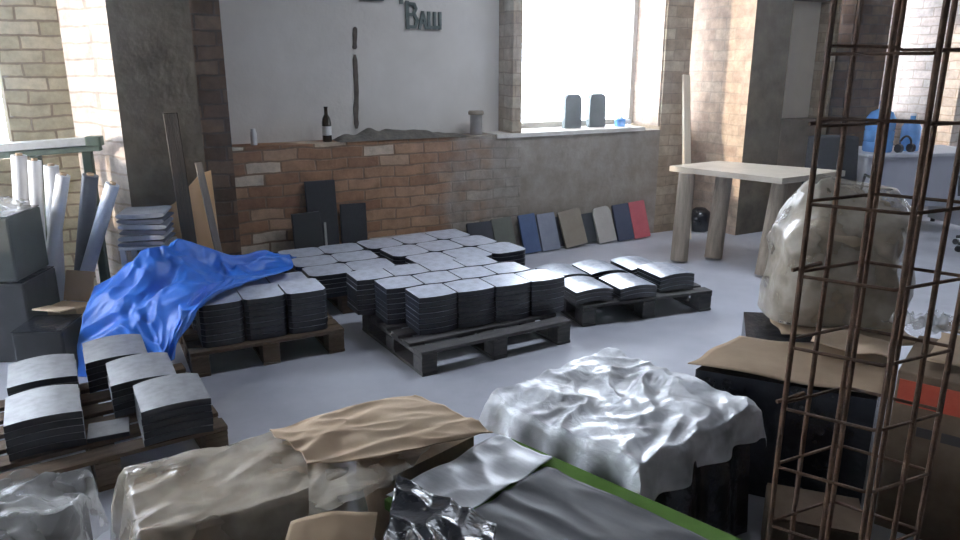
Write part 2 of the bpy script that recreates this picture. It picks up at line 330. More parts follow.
# thin scattering volume added to imitate lens glare around the windows
m=bpy.data.materials.new('glare_haze'); m.use_nodes=True; t=m.node_tree; t.nodes.clear()
vs=t.nodes.new('ShaderNodeVolumeScatter'); vs.inputs['Color'].default_value=(.93,.96,1,1); vs.inputs['Density'].default_value=.0045; vs.inputs['Anisotropy'].default_value=.78
ou=t.nodes.new('ShaderNodeOutputMaterial'); t.links.new(vs.outputs[0],ou.inputs['Volume']); MATS['glare_haze']=m
hz=struct(B(-7.95,9.75,-8.95,.75,-.12,CE+.2),'added_glare_haze','glare_haze','thin haze added for the window glare in the hall'); hz['kind']='structure'
# window frames
def window(n,t0,t1,z0,z1,mull=True):
    w=MB(); y=.44; k=.05
    w.box(((t0+t1)/2,y,z0+k/2),(t1-t0,.06,k)); w.box(((t0+t1)/2,y,z1-k/2),(t1-t0,.06,k))
    w.box((t0+k/2,y,(z0+z1)/2),(k,.06,z1-z0)); w.box((t1-k/2,y,(z0+z1)/2),(k,.06,z1-z0))
    o=struct(w,'window_%d'%n,'window_frame_paint')
    g=MB().box(((t0+t1)/2,y,(z0+z1)/2),(t1-t0-.08,.006,z1-z0-.08)).build('pane','glass_clear',o)
    return o
window(1,-6.4,-4.71,1.065,3.1); window(2,-.91,.655,1.066,3.1); window(3,.99,1.31,1.0,3.1); window(4,3.1,3.34,1.9,3.1); window(5,3.97,4.55,1.06,3.1); window(6,6.2,8.2,1.06,3.1)
# stain crack down the plaster and rubble along the niche ledge
st=MB()
def crack(z0,z1,w,seed):
    n=14; Lp=[];Rp=[]
    for i in range(n+1):
        z=z0+(z1-z0)*i/n; c=-2.31+.03*(z1-z)/1.0*-1+ns((0,z*5,0),seed)*.015; ww=w*(.6+.5*abs(ns((3,z*9,0),seed)))*(1 if 0<i<n else .4)
        Lp.append((c-ww,z));Rp.append((c+ww,z))
    vs=[st.b.verts.new((x,.243,z)) for x,z in Lp+Rp[::-1]]; vb=[st.b.verts.new((x,.252,z)) for x,z in Lp+Rp[::-1]]
    st.b.faces.new(vs); st.b.faces.new(vb[::-1]); k=len(vs)
    for i in range(k): st.b.faces.new((vs[i],vs[(i+1)%k],vb[(i+1)%k],vb[i]))
crack(1.14,1.72,.028,1); 
o=struct(st,'trim_3','stain','dark crack stain running down the plaster')
st=MB(); crack(1.76,1.93,.024,2); struct(st,'trim_4','stain','short dark stain above the crack')
rub=MB()
def rubf(u,v):
    t=-2.55+1.13*u; w=math.sin(math.pi*v); e=math.sin(math.pi*u)**.5
    h=.13*(1-.75*u)*w*e*(.75+.5*ns((t*9,v*3,0),3)); return Vector((t,-.01+.25*v*1.0-.0,1.062+max(0,h)))
rub.grid(rubf,60,14)
o=rub.build('rubble_heap','debris',smooth=True,loc=P0,rot=(0,0,ANG),solid=.0); tag(o,'low grey heap of mortar rubble along the brick ledge under the plaster','rubble',kind='stuff')
# lettering on the plaster
lt=thing('wall_lettering','dark grey raised letters reading Ваш on the plaster panel','letters',wall_pt(-1.87,-.245,1.93),ANG)
def strokes(parts,name):
    w=MB(); first=True
    for (x0,z0,x1,z1,th) in parts:
        d=Vector((x1-x0,0,z1-z0)); c=((x0+x1)/2,-.008,(z0+z1)/2)
        w.box(c,(d.length+th*.6,.018,th),Matrix.Rotation(-math.atan2(z1-z0,x1-x0),4,'Y'))
    bmesh.ops.remove_doubles(w.b,verts=w.b.verts,dist=.0005)
    return w.build(name,'lettering',lt)
strokes([(0.01,0,0.01,.2,.028),(0.01,.19,.07,.185,.024),(.07,.185,.085,.15,.024),(.085,.15,.06,.105,.024),(0.01,.105,.07,.105,.022),(.07,.105,.095,.06,.026),(.095,.06,.075,.01,.026),(0.01,.01,.075,.01,.024)],'letter')
strokes([(.115,0,.145,.125,.024),(.145,.125,.175,0,.024),(.125,.04,.165,.04,.018)],'letter')
strokes([(.20,0,.20,.125,.024),(.25,0,.25,.125,.022),(.30,0,.30,.125,.024),(.20,.01,.30,.01,.024)],'letter')
strokes([(-.04,.19,-.04,.24,.026),(-.04,.24,-.015,.24,.02)],'letter')
w2=thing('wall_lettering','dark letter feet cut off by the top edge, left of the word on the plaster','letters',wall_pt(-2.57,-.245,2.11),ANG)
for x in (0,.32,.42):
    MB().box((x+.04,-.008,.06),(.10,.018,.08)).build('letter','lettering',w2)

# ------------------------------------------------------------------ pallets and roof tiles
def pallet(label,loc,rz,lx,ly,m='pallet_wood',boards=6):
    p=thing('pallet',label,'pallet',(*loc,0),rz,'wooden pallets under the tiles')
    for i in range(boards):
        y=-ly/2+.05+(ly-.1)*i/(boards-1); MB().box((0,y,.134),(lx,.095,.02),bev=.003).build('deck_board',m,p)
    for x in (-lx/2+.05,0,lx/2-.05):
        MB().box((x,0,.113),(.095,ly,.02),bev=.003).build('stringer',m,p)
        for y in (-ly/2+.06,0,ly/2-.06): MB().box((x,y,.061),(.095,.11,.082),bev=.004).build('block',m,p)
        MB().box((x,0,.01),(.095,ly,.02),bev=.003).build('bottom_board',m,p)
    return p
def tile_mesh(w,d,th,sag,camber,chamf=0,nx=12,ny=4):
    b=MB()
    def pt(u,v,top):
        x=(u-.5)*w; k=1-(2*x/w)**2
        yb=d/2; yf=-d/2-sag*(k-.0)+sag*.5
        if chamf:
            e=max(0,abs(x)-(w/2-chamf)); yb-=e; yf+=e
        y=yf+(yb-yf)*v
        return Vector((x,y,camber*k+(th if top else 0)))
    rows={}
    for top in (0,1):
        for i in range(nx+1):
            for j in range(ny+1): rows[top,i,j]=b.b.verts.new(pt(i/nx,j/ny,top))
    for i in range(nx):
        for j in range(ny):
            b.b.faces.new((rows[1,i,j],rows[1,i+1,j],rows[1,i+1,j+1],rows[1,i,j+1])); b.b.faces.new((rows[0,i,j],rows[0,i,j+1],rows[0,i+1,j+1],rows[0,i+1,j]))
    for i in range(nx):
        for j in (0,ny): b.b.faces.new((rows[0,i,j],rows[0,i+1,j],rows[1,i+1,j],rows[1,i,j]))
    for j in range(ny):
        for i in (0,nx): b.b.faces.new((rows[0,i,j],rows[0,i,j+1],rows[1,i,j+1],rows[1,i,j]))
    return b
ORD=['topmost','second from the top','third from the top','fourth from the top','fifth from the top','sixth from the top','seventh from the top','eighth from the top']
def protos(m,*a):
    o=tile_mesh(*a).build('roof_tile',m,smooth=True,sharp=35); return o
def stack(proto,c,rz,n,th,where,group,z0=.146,used=[]):
    for k in range(n):
        o=proto if proto.name not in used else proto.copy()
        if proto.name in used: COL.objects.link(o)
        else: used.append(proto.name)
        jx,jy=random.uniform(-.002,.002),random.uniform(-.002,.002)
        o.location=(c[0]+jx,c[1]+jy,z0+k*(th+.002)); o.rotation_euler=(0,0,rz+random.uniform(-.006,.006))
        q=n-1-k
        if q==0: l='dusty sheen-topped roof tile atop the '+where
        else: l='roof tile, %s in the %s'%(ORD[q],where)
        tag(o,l,'tile',group)
# middle pallet, 4 x 3 round-nosed stacks
pallet('grey wooden pallet in the middle of the floor under round-nosed tile stacks',(-.10,4.36),R(31),1.02,.86,'pallet_grey')
pr=protos('tile',.240,.224,.03,.034,.006)
cn=['leftmost','second','third','rightmost']; rn=['front','middle','back']
for r_ in range(3):
    for c_ in range(4):
        c=(-.285+.222*c_-.205*r_,4.135+.112*c_+.175*r_)
        stack(pr,c,R(28),7,.03,'%s %s stack, middle pallet'%(cn[c_],rn[r_]),'tiles on the middle pallet')
# left pallet beside the tarp
pallet('brown wooden pallet at left, half covered by the blue tarp',(-1.33,4.19),R(28),.86,.64,'pallet_wood')
pr=protos('tile',.228,.27,.033,.01,.0,.02)
for r_ in range(2):
    for c_ in range(3):
        c=(-1.475+.212*c_-.15*r_,3.955+.108*c_+.27*r_)
        stack(pr,c,R(27),7 if r_==0 else 6,.033,'%s %s stack, pallet by blue tarp'%(['left','centre','right'][c_],['front','back'][r_]),'tiles on the pallet by the tarp')
# pallet behind it
pallet('wooden pallet between the blue tarp and the rear wall',(-1.05,5.10),R(28),.60,.66,'pallet_wood')
pr=protos('tile',.300,.262,.03,.01,.0,.032)
for r_ in range(3):
    for c_ in range(2):
        c=(-1.036+.272*c_-.145*r_,4.83+.14*c_+.235*r_)
        stack(pr,c,R(27),5,.03,'%s %s stack, pallet behind tarp'%(['left','right'][c_],rn[r_]),'tiles on the pallet behind the tarp')
# rear pallet by the long strips
pallet('wooden pallet by the brick dado under pale topped tile stacks',(-.33,5.44),R(35),.80,.86,'pallet_grey')
pr=protos('tile',.292,.300,.03,.01,.0,.034)
for r_ in range(3):
    for c_ in range(3):
        c=(-.352+.257*c_-.213*r_,5.118+.16*c_+.235*r_)
        stack(pr,c,R(32.3),5,.031,'%s %s stack, pallet by brick dado'%(['left','centre','right'][c_],rn[r_]),'tiles on the rear pallet')
# right pallet with arched tiles
pallet('dark wooden pallet at right under low stacks of arched tiles',(1.03,4.99),R(20),1.0,.62,'pallet_grey',5)
pr=protos('tile_barrel',.275,.30,.026,.02,.022)
for i,(c,n,w) in enumerate([((.70,4.72),3,'left front stack'),((1.00,4.80),3,'centre front stack'),((1.30,4.98),4,'right front stack'),((.58,5.06),3,'left back stack'),((.86,5.16),3,'centre back stack'),((1.16,5.27),3,'right back stack')]):
    stack(pr,c,R(21),n,.026,w+', arched tile pallet','arched tiles on the right pallet')
# near left pallet
pallet('splintered wooden pallet at near left under short tile stacks',(-1.72,2.98),R(34),.95,.85,'pallet_wood')
pr=protos('tile_near',.27,.31,.029,.02,.018)
for c,n,w in [((-1.32,2.90),5,'near right stack'),((-1.56,3.15),5,'middle right stack'),((-1.80,3.40),5,'far right stack'),((-1.80,2.78),5,'near left stack'),((-2.0,3.13),5,'far left stack')]:
    stack(pr,c,R(30),n,.029,w+' on the near left pallet','tiles on the near left pallet')
o=MB().box((0,0,.011),(.16,.15,.022),bev=.004).build('tile_offcut','tile_near',loc=(-1.57,2.83,.147),rot=(0,0,R(25))); tag(o,'flat pale tile offcut on the pallet between near stacks','tile')
o=MB().box((0,0,.012),(.36,.17,.024),bev=.004).build('tile_offcut','tile_near',loc=(-1.14,2.53,.0),rot=(0,0,R(22))); tag(o,'grey slab lying on the floor before the near left pallet','tile')

# ------------------------------------------------------------------ blue tarp
ROWS=[[(-2.19,4.02,.24),(-2.0,4.13,.40),(-1.83,4.22,.48),(-1.70,4.40,.44),(-1.54,4.62,.40),(-1.38,4.76,.38),(-1.22,4.76,.38)],
[(-2.15,3.95,.46),(-1.98,4.05,.59),(-1.82,4.15,.64),(-1.68,4.32,.59),(-1.51,4.5,.47),(-1.36,4.62,.49),(-1.24,4.66,.46)],
[(-2.17,3.88,.37),(-1.98,3.95,.49),(-1.78,4.02,.56),(-1.65,4.2,.52),(-1.50,4.35,.45),(-1.34,4.5,.45),(-1.19,4.55,.41)],
[(-2.17,3.8,.28),(-1.96,3.85,.39),(-1.76,3.90,.46),(-1.60,3.98,.46),(-1.48,4.12,.45),(-1.33,4.35,.42),(-1.19,4.45,.39)],
[(-2.19,3.77,.20),(-1.96,3.78,.30),(-1.76,3.76,.36),(-1.60,3.76,.43),(-1.51,3.82,.45),(-1.39,4.1,.43),(-1.27,4.3,.41)],
[(-2.19,3.74,.12),(-1.94,3.72,.20),(-1.73,3.67,.22),(-1.62,3.62,.20),(-1.55,3.64,.31),(-1.42,3.78,.44),(-1.36,4.1,.42)],
[(-2.2,3.71,.02),(-1.96,3.70,.03),(-1.75,3.66,.03),(-1.64,3.60,.06),(-1.585,3.58,.22),(-1.45,3.74,.42),(-1.38,4.05,.415)]]
def cr(p0,p1,p2,p3,t): return .5*((2*p1)+(p2-p0)*t+(2*p0-5*p1+4*p2-p3)*t*t+(3*p1-p0-3*p2+p3)*t*t*t)
def spl(P,u):
    n=len(P)-1; x=min(u*n,n-1e-6); i=int(x); t=x-i
    g=lambda k:P[max(0,min(n,k))]
    return cr(g(i-1),g(i),g(i+1),g(i+2),t)
CP=[[Vector(p) for p in r_] for r_ in ROWS]
def tarpf(u,v):
    p=spl([spl(r_,u) for r_ in CP],v)
    w1=ns((u*3,v*3,0),7)*.7
    n=rg((u*3.2+v*1.6+w1,v*2.4-u*1.1,0),.075,2)+rg((u*7-v*3+w1*2,v*5+u*3,1),.034,5)+rg((u*15+w1*3,v*13,2),.012,8)-.06
    e=min(1,4*min(u,1-u,v+.05,1-v+.02)+.25)
    d=Vector((-.1,-.35,.6))
    q=p+d*n*e*1.3
    q.z=max(q.z,.012)
    # rests on the tiles below
    l=Matrix.Rotation(-R(34),2)@Vector((q.x+1.72,q.y-2.98))
    if abs(l.x)<.50 and abs(l.y)<.45: q.z=max(q.z,.165)
    l=Matrix.Rotation(-R(28),2)@Vector((q.x+1.35,q.y-4.22))
    if l.x>-.45 and l.x<.5 and l.y>-.42: q.z=max(q.z,.412)
    return q
o=MB().grid(tarpf,150,150).build('tarpaulin','tarp_blue',smooth=True,solid=.003,sharp=180); tag(o,'crumpled bright blue tarpaulin heaped over the left tile pallet','tarp')

# ------------------------------------------------------------------ left: boxes, rolls, frame
def carton(name,label,c,rz,d,m,cat='box',seam=True,bev=.012):
    t_=thing(name,label,cat,c,rz)
    MB().box((0,0,d[2]/2),d,bev=bev).build('body',m,t_)
    if seam:
        lid=MB().box((0,0,d[2]+.004),(d[0]*.985,d[1]*.985,.006),bev=.002).build('top_sheet','black_wrap' if 'black' in m else 'carton_shaded',t_)
    return t_
carton('black_box','large black wrapped box at far left, lower of the two',(-2.90,4.10,0.0),R(3),(.70,.36,.47),'black_box')
carton('black_box','large dark green-black box at far left, stacked on the other',(-2.91,4.08,.485),R(4),(.68,.36,.36),'black_green_box')
# crumpled clear wrap on top
def wrapf(cx,cy,z,lx,ly,amp,seed,rz=0):
    def f(u,v):
        x=(u-.5)*lx;y=(v-.5)*ly; h=max(0,rg((u*5,v*5,0),amp,seed)+amp*.3*ns((u*9,v*9,2),seed))
        e=min(1,6*min(u,1-u,v,1-v)); c,s=math.cos(rz),math.sin(rz)
        return Vector((cx+x*c-y*s,cy+x*s+y*c,z+h*(.25+.75*e)))
    return f
o=MB().grid(wrapf(-2.91,4.08,.862,.60,.32,.07,4,R(4)),40,30).build('plastic_wrap','film_clear',smooth=True,sharp=180); tag(o,'crumpled clear plastic wrap on top of the far left boxes','wrap')
# dark low pile right of the boxes
carton('dark_pack','low black pack on the floor between far left boxes and tarp',(-2.38,3.84,.0),R(6),(.26,.28,.27),'black_box')
kf=thing('kraft_flap_box','opened brown cardboard box between the rolls and the blue tarp','box',(-2.39,4.09,.0),R(-12))
MB().box((0,0,.15),(.20,.13,.30),bev=.006).build('body','carton',kf)
MB().box((0,0,0),(.19,.008,.18)).build('flap','carton',kf,loc=(-.0,.095,.385),rot=(R(-18),0,0))
lab(MB().box((0,0,0),(.18,.12,.008)).build('flap','kraft',kf,loc=(.0,-.118,.312),rot=(R(-8),0,0)),'pale inner flap')
tops=[((-2.77,4.46,1.12),(-2.88,4.44,0),.043,'roll_white','thick white film roll standing leftmost in the rack'),
((-2.675,4.45,1.09),(-2.78,4.44,0),.038,'roll_white','white film roll standing second from the left'),
((-2.58,4.45,1.06),(-2.68,4.45,0),.042,'roll_white','slightly leaning white film roll in the middle of the rack'),
((-2.45,4.335,1.02),(-2.74,4.335,0),.038,'roll_white','white film roll leaning right before the dark roll'),
((-2.36,4.465,1.00),(-2.59,4.49,0),.046,'roll_dark','dark grey rubber roll leaning between pale rolls'),
((-2.20,4.40,.955),(-2.575,4.37,0),.040,'roll_blue','pale blue film roll leaning furthest to the right')]
for a,b_,r_,m_,l in tops:
    a=Vector(a);b_=Vector(b_)+Vector((0,0,.04)); t_=thing('film_roll',l,'roll',(0,0,0),0,'film rolls in the left rack')
    t_.location=b_; d=a-b_
    MB().cyl((0,0,0),d,r_,18).build('film','%s'%m_,t_,smooth=True)
    MB().cyl(d*.985,d*1.012,r_*.45,12).build('core','carton',t_,smooth=True)
rk=thing('roll_rack','dark green metal rack behind the upright film rolls','rack',(-2.65,4.57,0),R(10))
lab(MB().box((-.18,0,1.165),(.95,.07,.05),Matrix.Rotation(R(-3.5),4,'Y'),bev=.006).build('top_rail','galvanised',rk),'pale galvanised top rail')
MB().box((-.18,.03,1.12),(.95,.05,.045),Matrix.Rotation(R(-3.5),4,'Y'),bev=.006).build('lower_rail','frame_green',rk)
for x in (-.62,-.10,.20): MB().box((x,.06,.56),(.055,.05,1.12),bev=.006).build('post','frame_green',rk)
MB().box((.27,0,1.19),(.09,.08,.06),bev=.008).build('end_cap','frame_green',rk)
sb=thing('stool','small pale metal stool under the folded dark sheets','stool',(-2.035,4.415,.001),R(10))
MB().box((0,0,.585),(.28,.26,.02),bev=.004).build('seat','galvanised',sb)
for x in (-.12,.12):
    for y in (-.11,.11): MB().box((x,y,.2875),(.028,.028,.575)).build('leg','galvanised',sb)
z=.596
for i in range(6):
    d_=.024+.004*(i%2)
    def ff(u,v,i=i,d_=d_):
        a=u*math.pi*2; x=(.133+.008*ns((i,0,0),3))*math.copysign(abs(math.cos(a))**.35,math.cos(a)); zz=d_/2*math.copysign(abs(math.sin(a))**.7,math.sin(a))
        return Vector((x,(v-.5)*.26,d_/2+zz+.004*math.sin(x*14+i)))
    w=MB().grid(ff,24,3); bmesh.ops.remove_doubles(w.b,verts=w.b.verts,dist=.0004); bmesh.ops.holes_fill(w.b,edges=w.b.edges,sides=0)
    o=w.build('folded_sheet','sheet_grey' if i%2 else 'sheet_dark',smooth=True,loc=(-2.035+random.uniform(-.004,.004),4.415,z+.005),rot=(0,0,R(10+random.uniform(-3,3)))); z+=d_+.008
    tag(o,'folded dark sheet on the stool, '+['bottom of the stack','second from the bottom','third from the bottom','third from the top','second from the top','top of the stack'][i],'sheet','folded sheets on the stool')

# ------------------------------------------------------------------ along the wall
def lean(name,label,cat,m,t,n,w,h,th,tiltx,roll=0,group=None,outline=None):
    """flat piece standing at wall position t, foot n from wall, tipped back by tiltx"""
    mb=MB()
    if outline:
        lo=[mb.b.verts.new((x*w,0,z*h)) for x,z in outline]; hi=[mb.b.verts.new((x*w,th,z*h)) for x,z in outline]; k=len(outline)
        mb.b.faces.new(lo); mb.b.faces.new(hi[::-1])
        for i in range(k): mb.b.faces.new((lo[i],lo[(i+1)%k],hi[(i+1)%k],hi[i]))
    else: mb.box((0,th/2,h/2),(w,th,h),bev=min(.004,th*.3))
    o=mb.build(name,m,loc=wall_pt(t,n,.003+th*math.sin(tiltx)+abs(math.sin(roll))*w/2),rot=(-tiltx,roll,ANG)); return tag(o,label,cat,group)
RND=[(-.5,0),(.5,0),(.5,.85),(.42,.95),(.28,1),(-.28,1),(-.42,.95),(-.5,.85)]
SQ=[(-.5,0),(.5,0),(.5,.97),(.47,1),(-.47,1),(-.5,.97)]
gs='roof tile samples along the wall'
for t_,w,h,m_,l,ol,ro in [(-1.36,.24,.33,'s_black','black roof tile sample leaning leftmost along the wall',SQ,0),(-1.12,.20,.34,'s_olive','olive-black roof tile sample second along the wall',SQ,-.06),
 (-.86,.17,.35,'s_blue','blue roof tile sample leaning against the grey wall',SQ,-.05),(-.66,.19,.34,'s_bluegrey','blue-grey roof tile sample right of the blue one',SQ,-.05),
 (-.38,.24,.34,'s_taupe','taupe roof tile sample left of the stone-coloured one',SQ,-.12),(-.02,.20,.34,'s_stone','pale stone-coloured round-cornered roof tile sample',RND,-.10),
 (.20,.19,.35,'s_navy','dark navy roof tile sample left of the red one',SQ,-.05),(.40,.19,.36,'s_red','red roof tile sample, rightmost along the wall',SQ,-.06)]:
    lean('tile_sample',l,'tile',m_,t_,.16,w,h,.022,R(18),ro,gs,ol)
for t_,l in [(-.51,'dark backing tile between the blue-grey and taupe samples'),(-.20,'dark backing tile between the taupe and stone samples')]:
    lean('tile_sample',l,'tile','s_black',t_,.085,.2,.28,.02,R(11),-.05,gs,SQ)
# dark boards leaning near the dado
lean('dark_board','tall near-black board leaning on the red brick dado','board','chair_black',-2.74,.115,.235,.78,.03,R(5))
lean('dark_board','shorter dark board leaning right of the tall one at dado','board','chair_black',-2.50,.115,.21,.58,.03,R(5),.02)
lean('dark_board','low black board with ragged edge leaning before the tall one','board','plastic_black',-2.87,.158,.22,.55,.03,R(5),-.02)
lean('edging_strip','thin pale torn strip hanging on the front dark board','strip','strip_metal',-2.735,.130,.018,.46,.01,R(5),.01)
# long strips stacked on the floor by the wall
for k in range(4):
    o=MB().box((0,0,.012),(.84-.02*k,.085,.024),bev=.004).build('metal_strip','strip_metal' if k==3 else 'sheet_grey',loc=wall_pt(-1.93-.01*k,.050+.002*k,.18+k*.0255),rot=(0,0,ANG+R(.6-.3*k))); tag(o,'long grey profile strip by the dado, '+['bottom','second','third','shiny top'][k]+' one of the pile','strip','profile strips by the dado')
for t_ in (-2.26,-1.60):
    o=MB().box((0,0,.0895),(.10,.09,.179),bev=.006).build('timber_block','pallet_wood',loc=wall_pt(t_,.05,.001),rot=(0,0,ANG)); tag(o,'timber block under the %s end of the strip pile'%('left' if t_<-2 else 'right'),'block')
# planks at the left pillar
lean('sun_patch_sheet','orange sheet shaped as the sunlit patch on the dark left pillar','sun patch','sun_patch_orange',-3.79,.645,.40,.98,.015,R(9),0,None,[(-.5,0),(.5,0),(.5,1),(.32,.98),(-.12,.80),(-.5,.72)])  # slant-topped orange sheet stands in for a patch of sunlight
lean('plank','tall dark plank leaning against the left pillar','plank','plank_dark',-3.77,.73,.085,1.36,.028,R(9),-.025)
lean('batten','thin grey batten slanting across the orange sun patch sheet','batten','plank_grey',-3.57,.74,.045,1.05,.02,R(9),-.10)
# plank beside the right pillar
lean('plank','long pale plank leaning between window pier and slit window','plank','plank_pale',.74,.42,.085,1.58,.03,R(12.5),.10)
# ledge things
bt=thing('bottle','brown glass bottle standing on the brick ledge','bottle',wall_pt(-2.62,-.10,1.062))
MB().lathe([(.034,0),(.036,.005),(.036,.15),(.03,.18),(.014,.21),(.013,.255),(.016,.257),(.016,.268)]).build('body','bottle_brown',bt,smooth=True)
lab(MB().lathe([(.0366,.05),(.0366,.12)]).build('paper_label','paper_white',bt,smooth=True),'pale paper label')
cn_=thing('paint_tin','small metal tin with wider lid on the ledge','tin',wall_pt(-1.31,-.09,1.064))
MB().lathe([(.052,0),(.054,.004),(.052,.16),(.05,.165)]).build('body','tin',cn_,smooth=True)
MB().lathe([(.066,.166),(.068,.172),(.068,.19),(.06,.2)]).build('lid','s_taupe',cn_,smooth=True)
jb=MB().lathe([(.024,0),(.024,.09),(.018,.1),(.018,.12)]).build('jar','glass_clear',smooth=True,loc=wall_pt(-3.18,-.11,1.062)); 
jb.data.materials[0]=MATS['plastic_white']; tag(jb,'small white bottle on the ledge near the left pillar','bottle')
for t_,l,ol in [(-.235,'grey-green tile sample standing on the window sill, left one',RND),(.045,'grey-green tile sample standing on the window sill, right one',RND)]:
    mb=MB(); w,h,th=.185,.31,.05
    lo=[mb.b.verts.new((x*w,0,z_*h)) for x,z_ in ol]; hi=[mb.b.verts.new((x*w,th,z_*h)) for x,z_ in ol]; k=len(ol)
    mb.b.faces.new(lo); mb.b.faces.new(hi[::-1])
    for i in range(k): mb.b.faces.new((lo[i],lo[(i+1)%k],hi[(i+1)%k],hi[i]))
    tag(mb.build('tile_sample','s_sill',loc=wall_pt(t_,-.18,1.067),rot=(0,0,ANG)),l,'tile','tile samples on the window sill')
bb=thing('spray_bottle','small blue and white bottle on the sill by the jamb','bottle',wall_pt(.30,-.16,1.067))
MB().lathe([(.05,0),(.055,.01),(.055,.06),(.03,.085),(.012,.10)]).build('body','water_blue',bb,smooth=True)
MB().cyl((0,0,.10),(0,0,.19),.006).build('nozzle','s_blue',bb)
MB().box((.07,0,.04),(.06,.05,.05),bev=.006).build('cap','plastic_white',bb)

# ------------------------------------------------------------------ table, chairs, desk
tb=thing('log_table','table with a pale slab top on three thick log legs','table',(2.22,6.12,0),R(-29+0))
ea=Vector((.735,-.678,0))
# top as a quadrilateral slab in world metres, relative to the Empty
tb.rotation_euler=(0,0,0)
q=[(1.62,6.32),(2.30,5.60),(2.98,6.02),(2.14,6.66)]
MB().prism([(x-2.22,y-6.12) for x,y in q],.765,.81).build('table_top','table_top',tb)
for (a,b_,r0) in [((1.74,6.20),(1.72,6.18),.073),((2.10,6.33),(2.04,6.26),.075),((2.36,5.78),(2.27,5.70),.066)]:
    w=MB(); prof=[]
    p0=Vector((b_[0]-2.22,b_[1]-6.12,.016)); p1=Vector((a[0]-2.22,a[1]-6.12,.765))
    w.cyl(p0,p1,r0,20,r0*.93); w.build('leg','log_wood',tb,smooth=True)
MB().box((0.05,.02,.74),(.5,.06,.045),Matrix.Rotation(R(-40),4,'Z')).build('apron','log_wood',tb)
o=MB().lathe([(.03,0),(.10,.01),(.12,.10),(.10,.2),(.05,.24)],seg=14).build('dark_sack','black_wrap',smooth=True,loc=(2.24,7.40,.0)); tag(o,'small black bag on the floor beneath the table by the pillar','bag')

def office_chair(label,loc,rz,m):
    c=thing('office_chair',label,'chair',loc,rz)
    MB().box((0,0,.47),(.46,.44,.07),bev=.03).build('seat',m,c,smooth=True)
    def bf(u,v):
        x=(u-.5)*.46*(1-.08*v); return Vector((x,.24+.06*v-.10*(2*u-1)**2*-.35,.52+.46*v+.02*(1-(2*u-1)**4)*v))
    MB().grid(bf,14,12).build('backrest',m,c,smooth=True,solid=.035,sharp=60)
    MB().cyl((0,0,.10),(0,0,.44),.028).build('gas_column','plastic_black',c,smooth=True)
    MB().box((0,.24,.46),(.06,.05,.16)).build('back_bracket','plastic_black',c)
    for k in range(5):
        a=k*2*math.pi/5+.3; e=Vector((.28*math.cos(a),.28*math.sin(a),.075))
        MB().tube([(0,0,.11),e*.5+Vector((0,0,.06)),e],.016).build('base_spoke','plastic_black',c,smooth=True)
        MB().cyl(e+Vector((-.012*math.sin(a),.012*math.cos(a),-.047)),e+Vector((.012*math.sin(a),-.012*math.cos(a),-.047)),.028).build('caster','plastic_black',c,smooth=True)
    for s_ in (-1,1): MB().tube([(s_*.25,-.12,.48),(s_*.27,-.12,.66),(s_*.27,.12,.66),(s_*.25,.14,.48)],.014).build('armrest','plastic_black',c,smooth=True)
    return c
office_chair('black office chair with padded back behind the log table',(3.27,6.75,.002),R(-12),'chair_black')
dk=thing('desk','pale grey desk with a full front panel behind the rebar cage','desk',(4.37,7.2,0),R(8))
MB().box((0,.33,.80),(1.36,.72,.03),bev=.004).build('desk_top','panel_light',dk)
MB().box((.04,.02,.54),(1.22,.025,.50),bev=.004).build('front_panel','panel_grey',dk)
for x in (-.63,.64):
    MB().box((x,.33,.41),(.05,.66,.75),bev=.004).build('side_panel','panel_light',dk)
    for y in (.06,.6): MB().cyl((x,y,0),(x,y,.036),.022).build('foot','plastic_black',dk,smooth=True)
office_chair('grey-blue swivel chair half hidden behind the desk front at right',(4.62,6.55,.002),R(170),'panel_grey')
wb=thing('water_bottle','large blue water cooler bottle standing on the desk','bottle',(3.92,7.35,.816))
MB().lathe([(.125,0),(.135,.012),(.135,.09),(.128,.10),(.135,.11),(.135,.20),(.128,.21),(.135,.22),(.135,.32),(.10,.38),(.035,.41),(.03,.45)],seg=28).build('body','water_blue',wb,smooth=True)
MB().lathe([(.036,.45),(.036,.485),(.028,.49)]).build('cap','s_blue',wb,smooth=True)
wb2=thing('water_bottle','smaller blue bottle beside the cooler bottle on the desk','bottle',(4.27,7.42,.816))
MB().lathe([(.085,0),(.09,.01),(.09,.23),(.06,.28),(.025,.31),(.024,.34)]).build('body','water_blue',wb2,smooth=True)
MB().lathe([(.028,.34),(.028,.365)]).build('cap','plastic_white',wb2,smooth=True)
hp=thing('headset','black headset lying before the smaller blue bottle','headset',(4.12,7.22,.816),R(20))
MB().tube([(.075*math.cos(a),0,.075+.085*math.sin(a)) for a in [math.pi*k/12 for k in range(13)]],.011).build('band','plastic_black',hp,smooth=True)
for s_ in (-1,1): MB().cyl((s_*.06,0,.045),(s_*.095,0,.045),.042).build('ear_cup','plastic_black',hp,smooth=True)

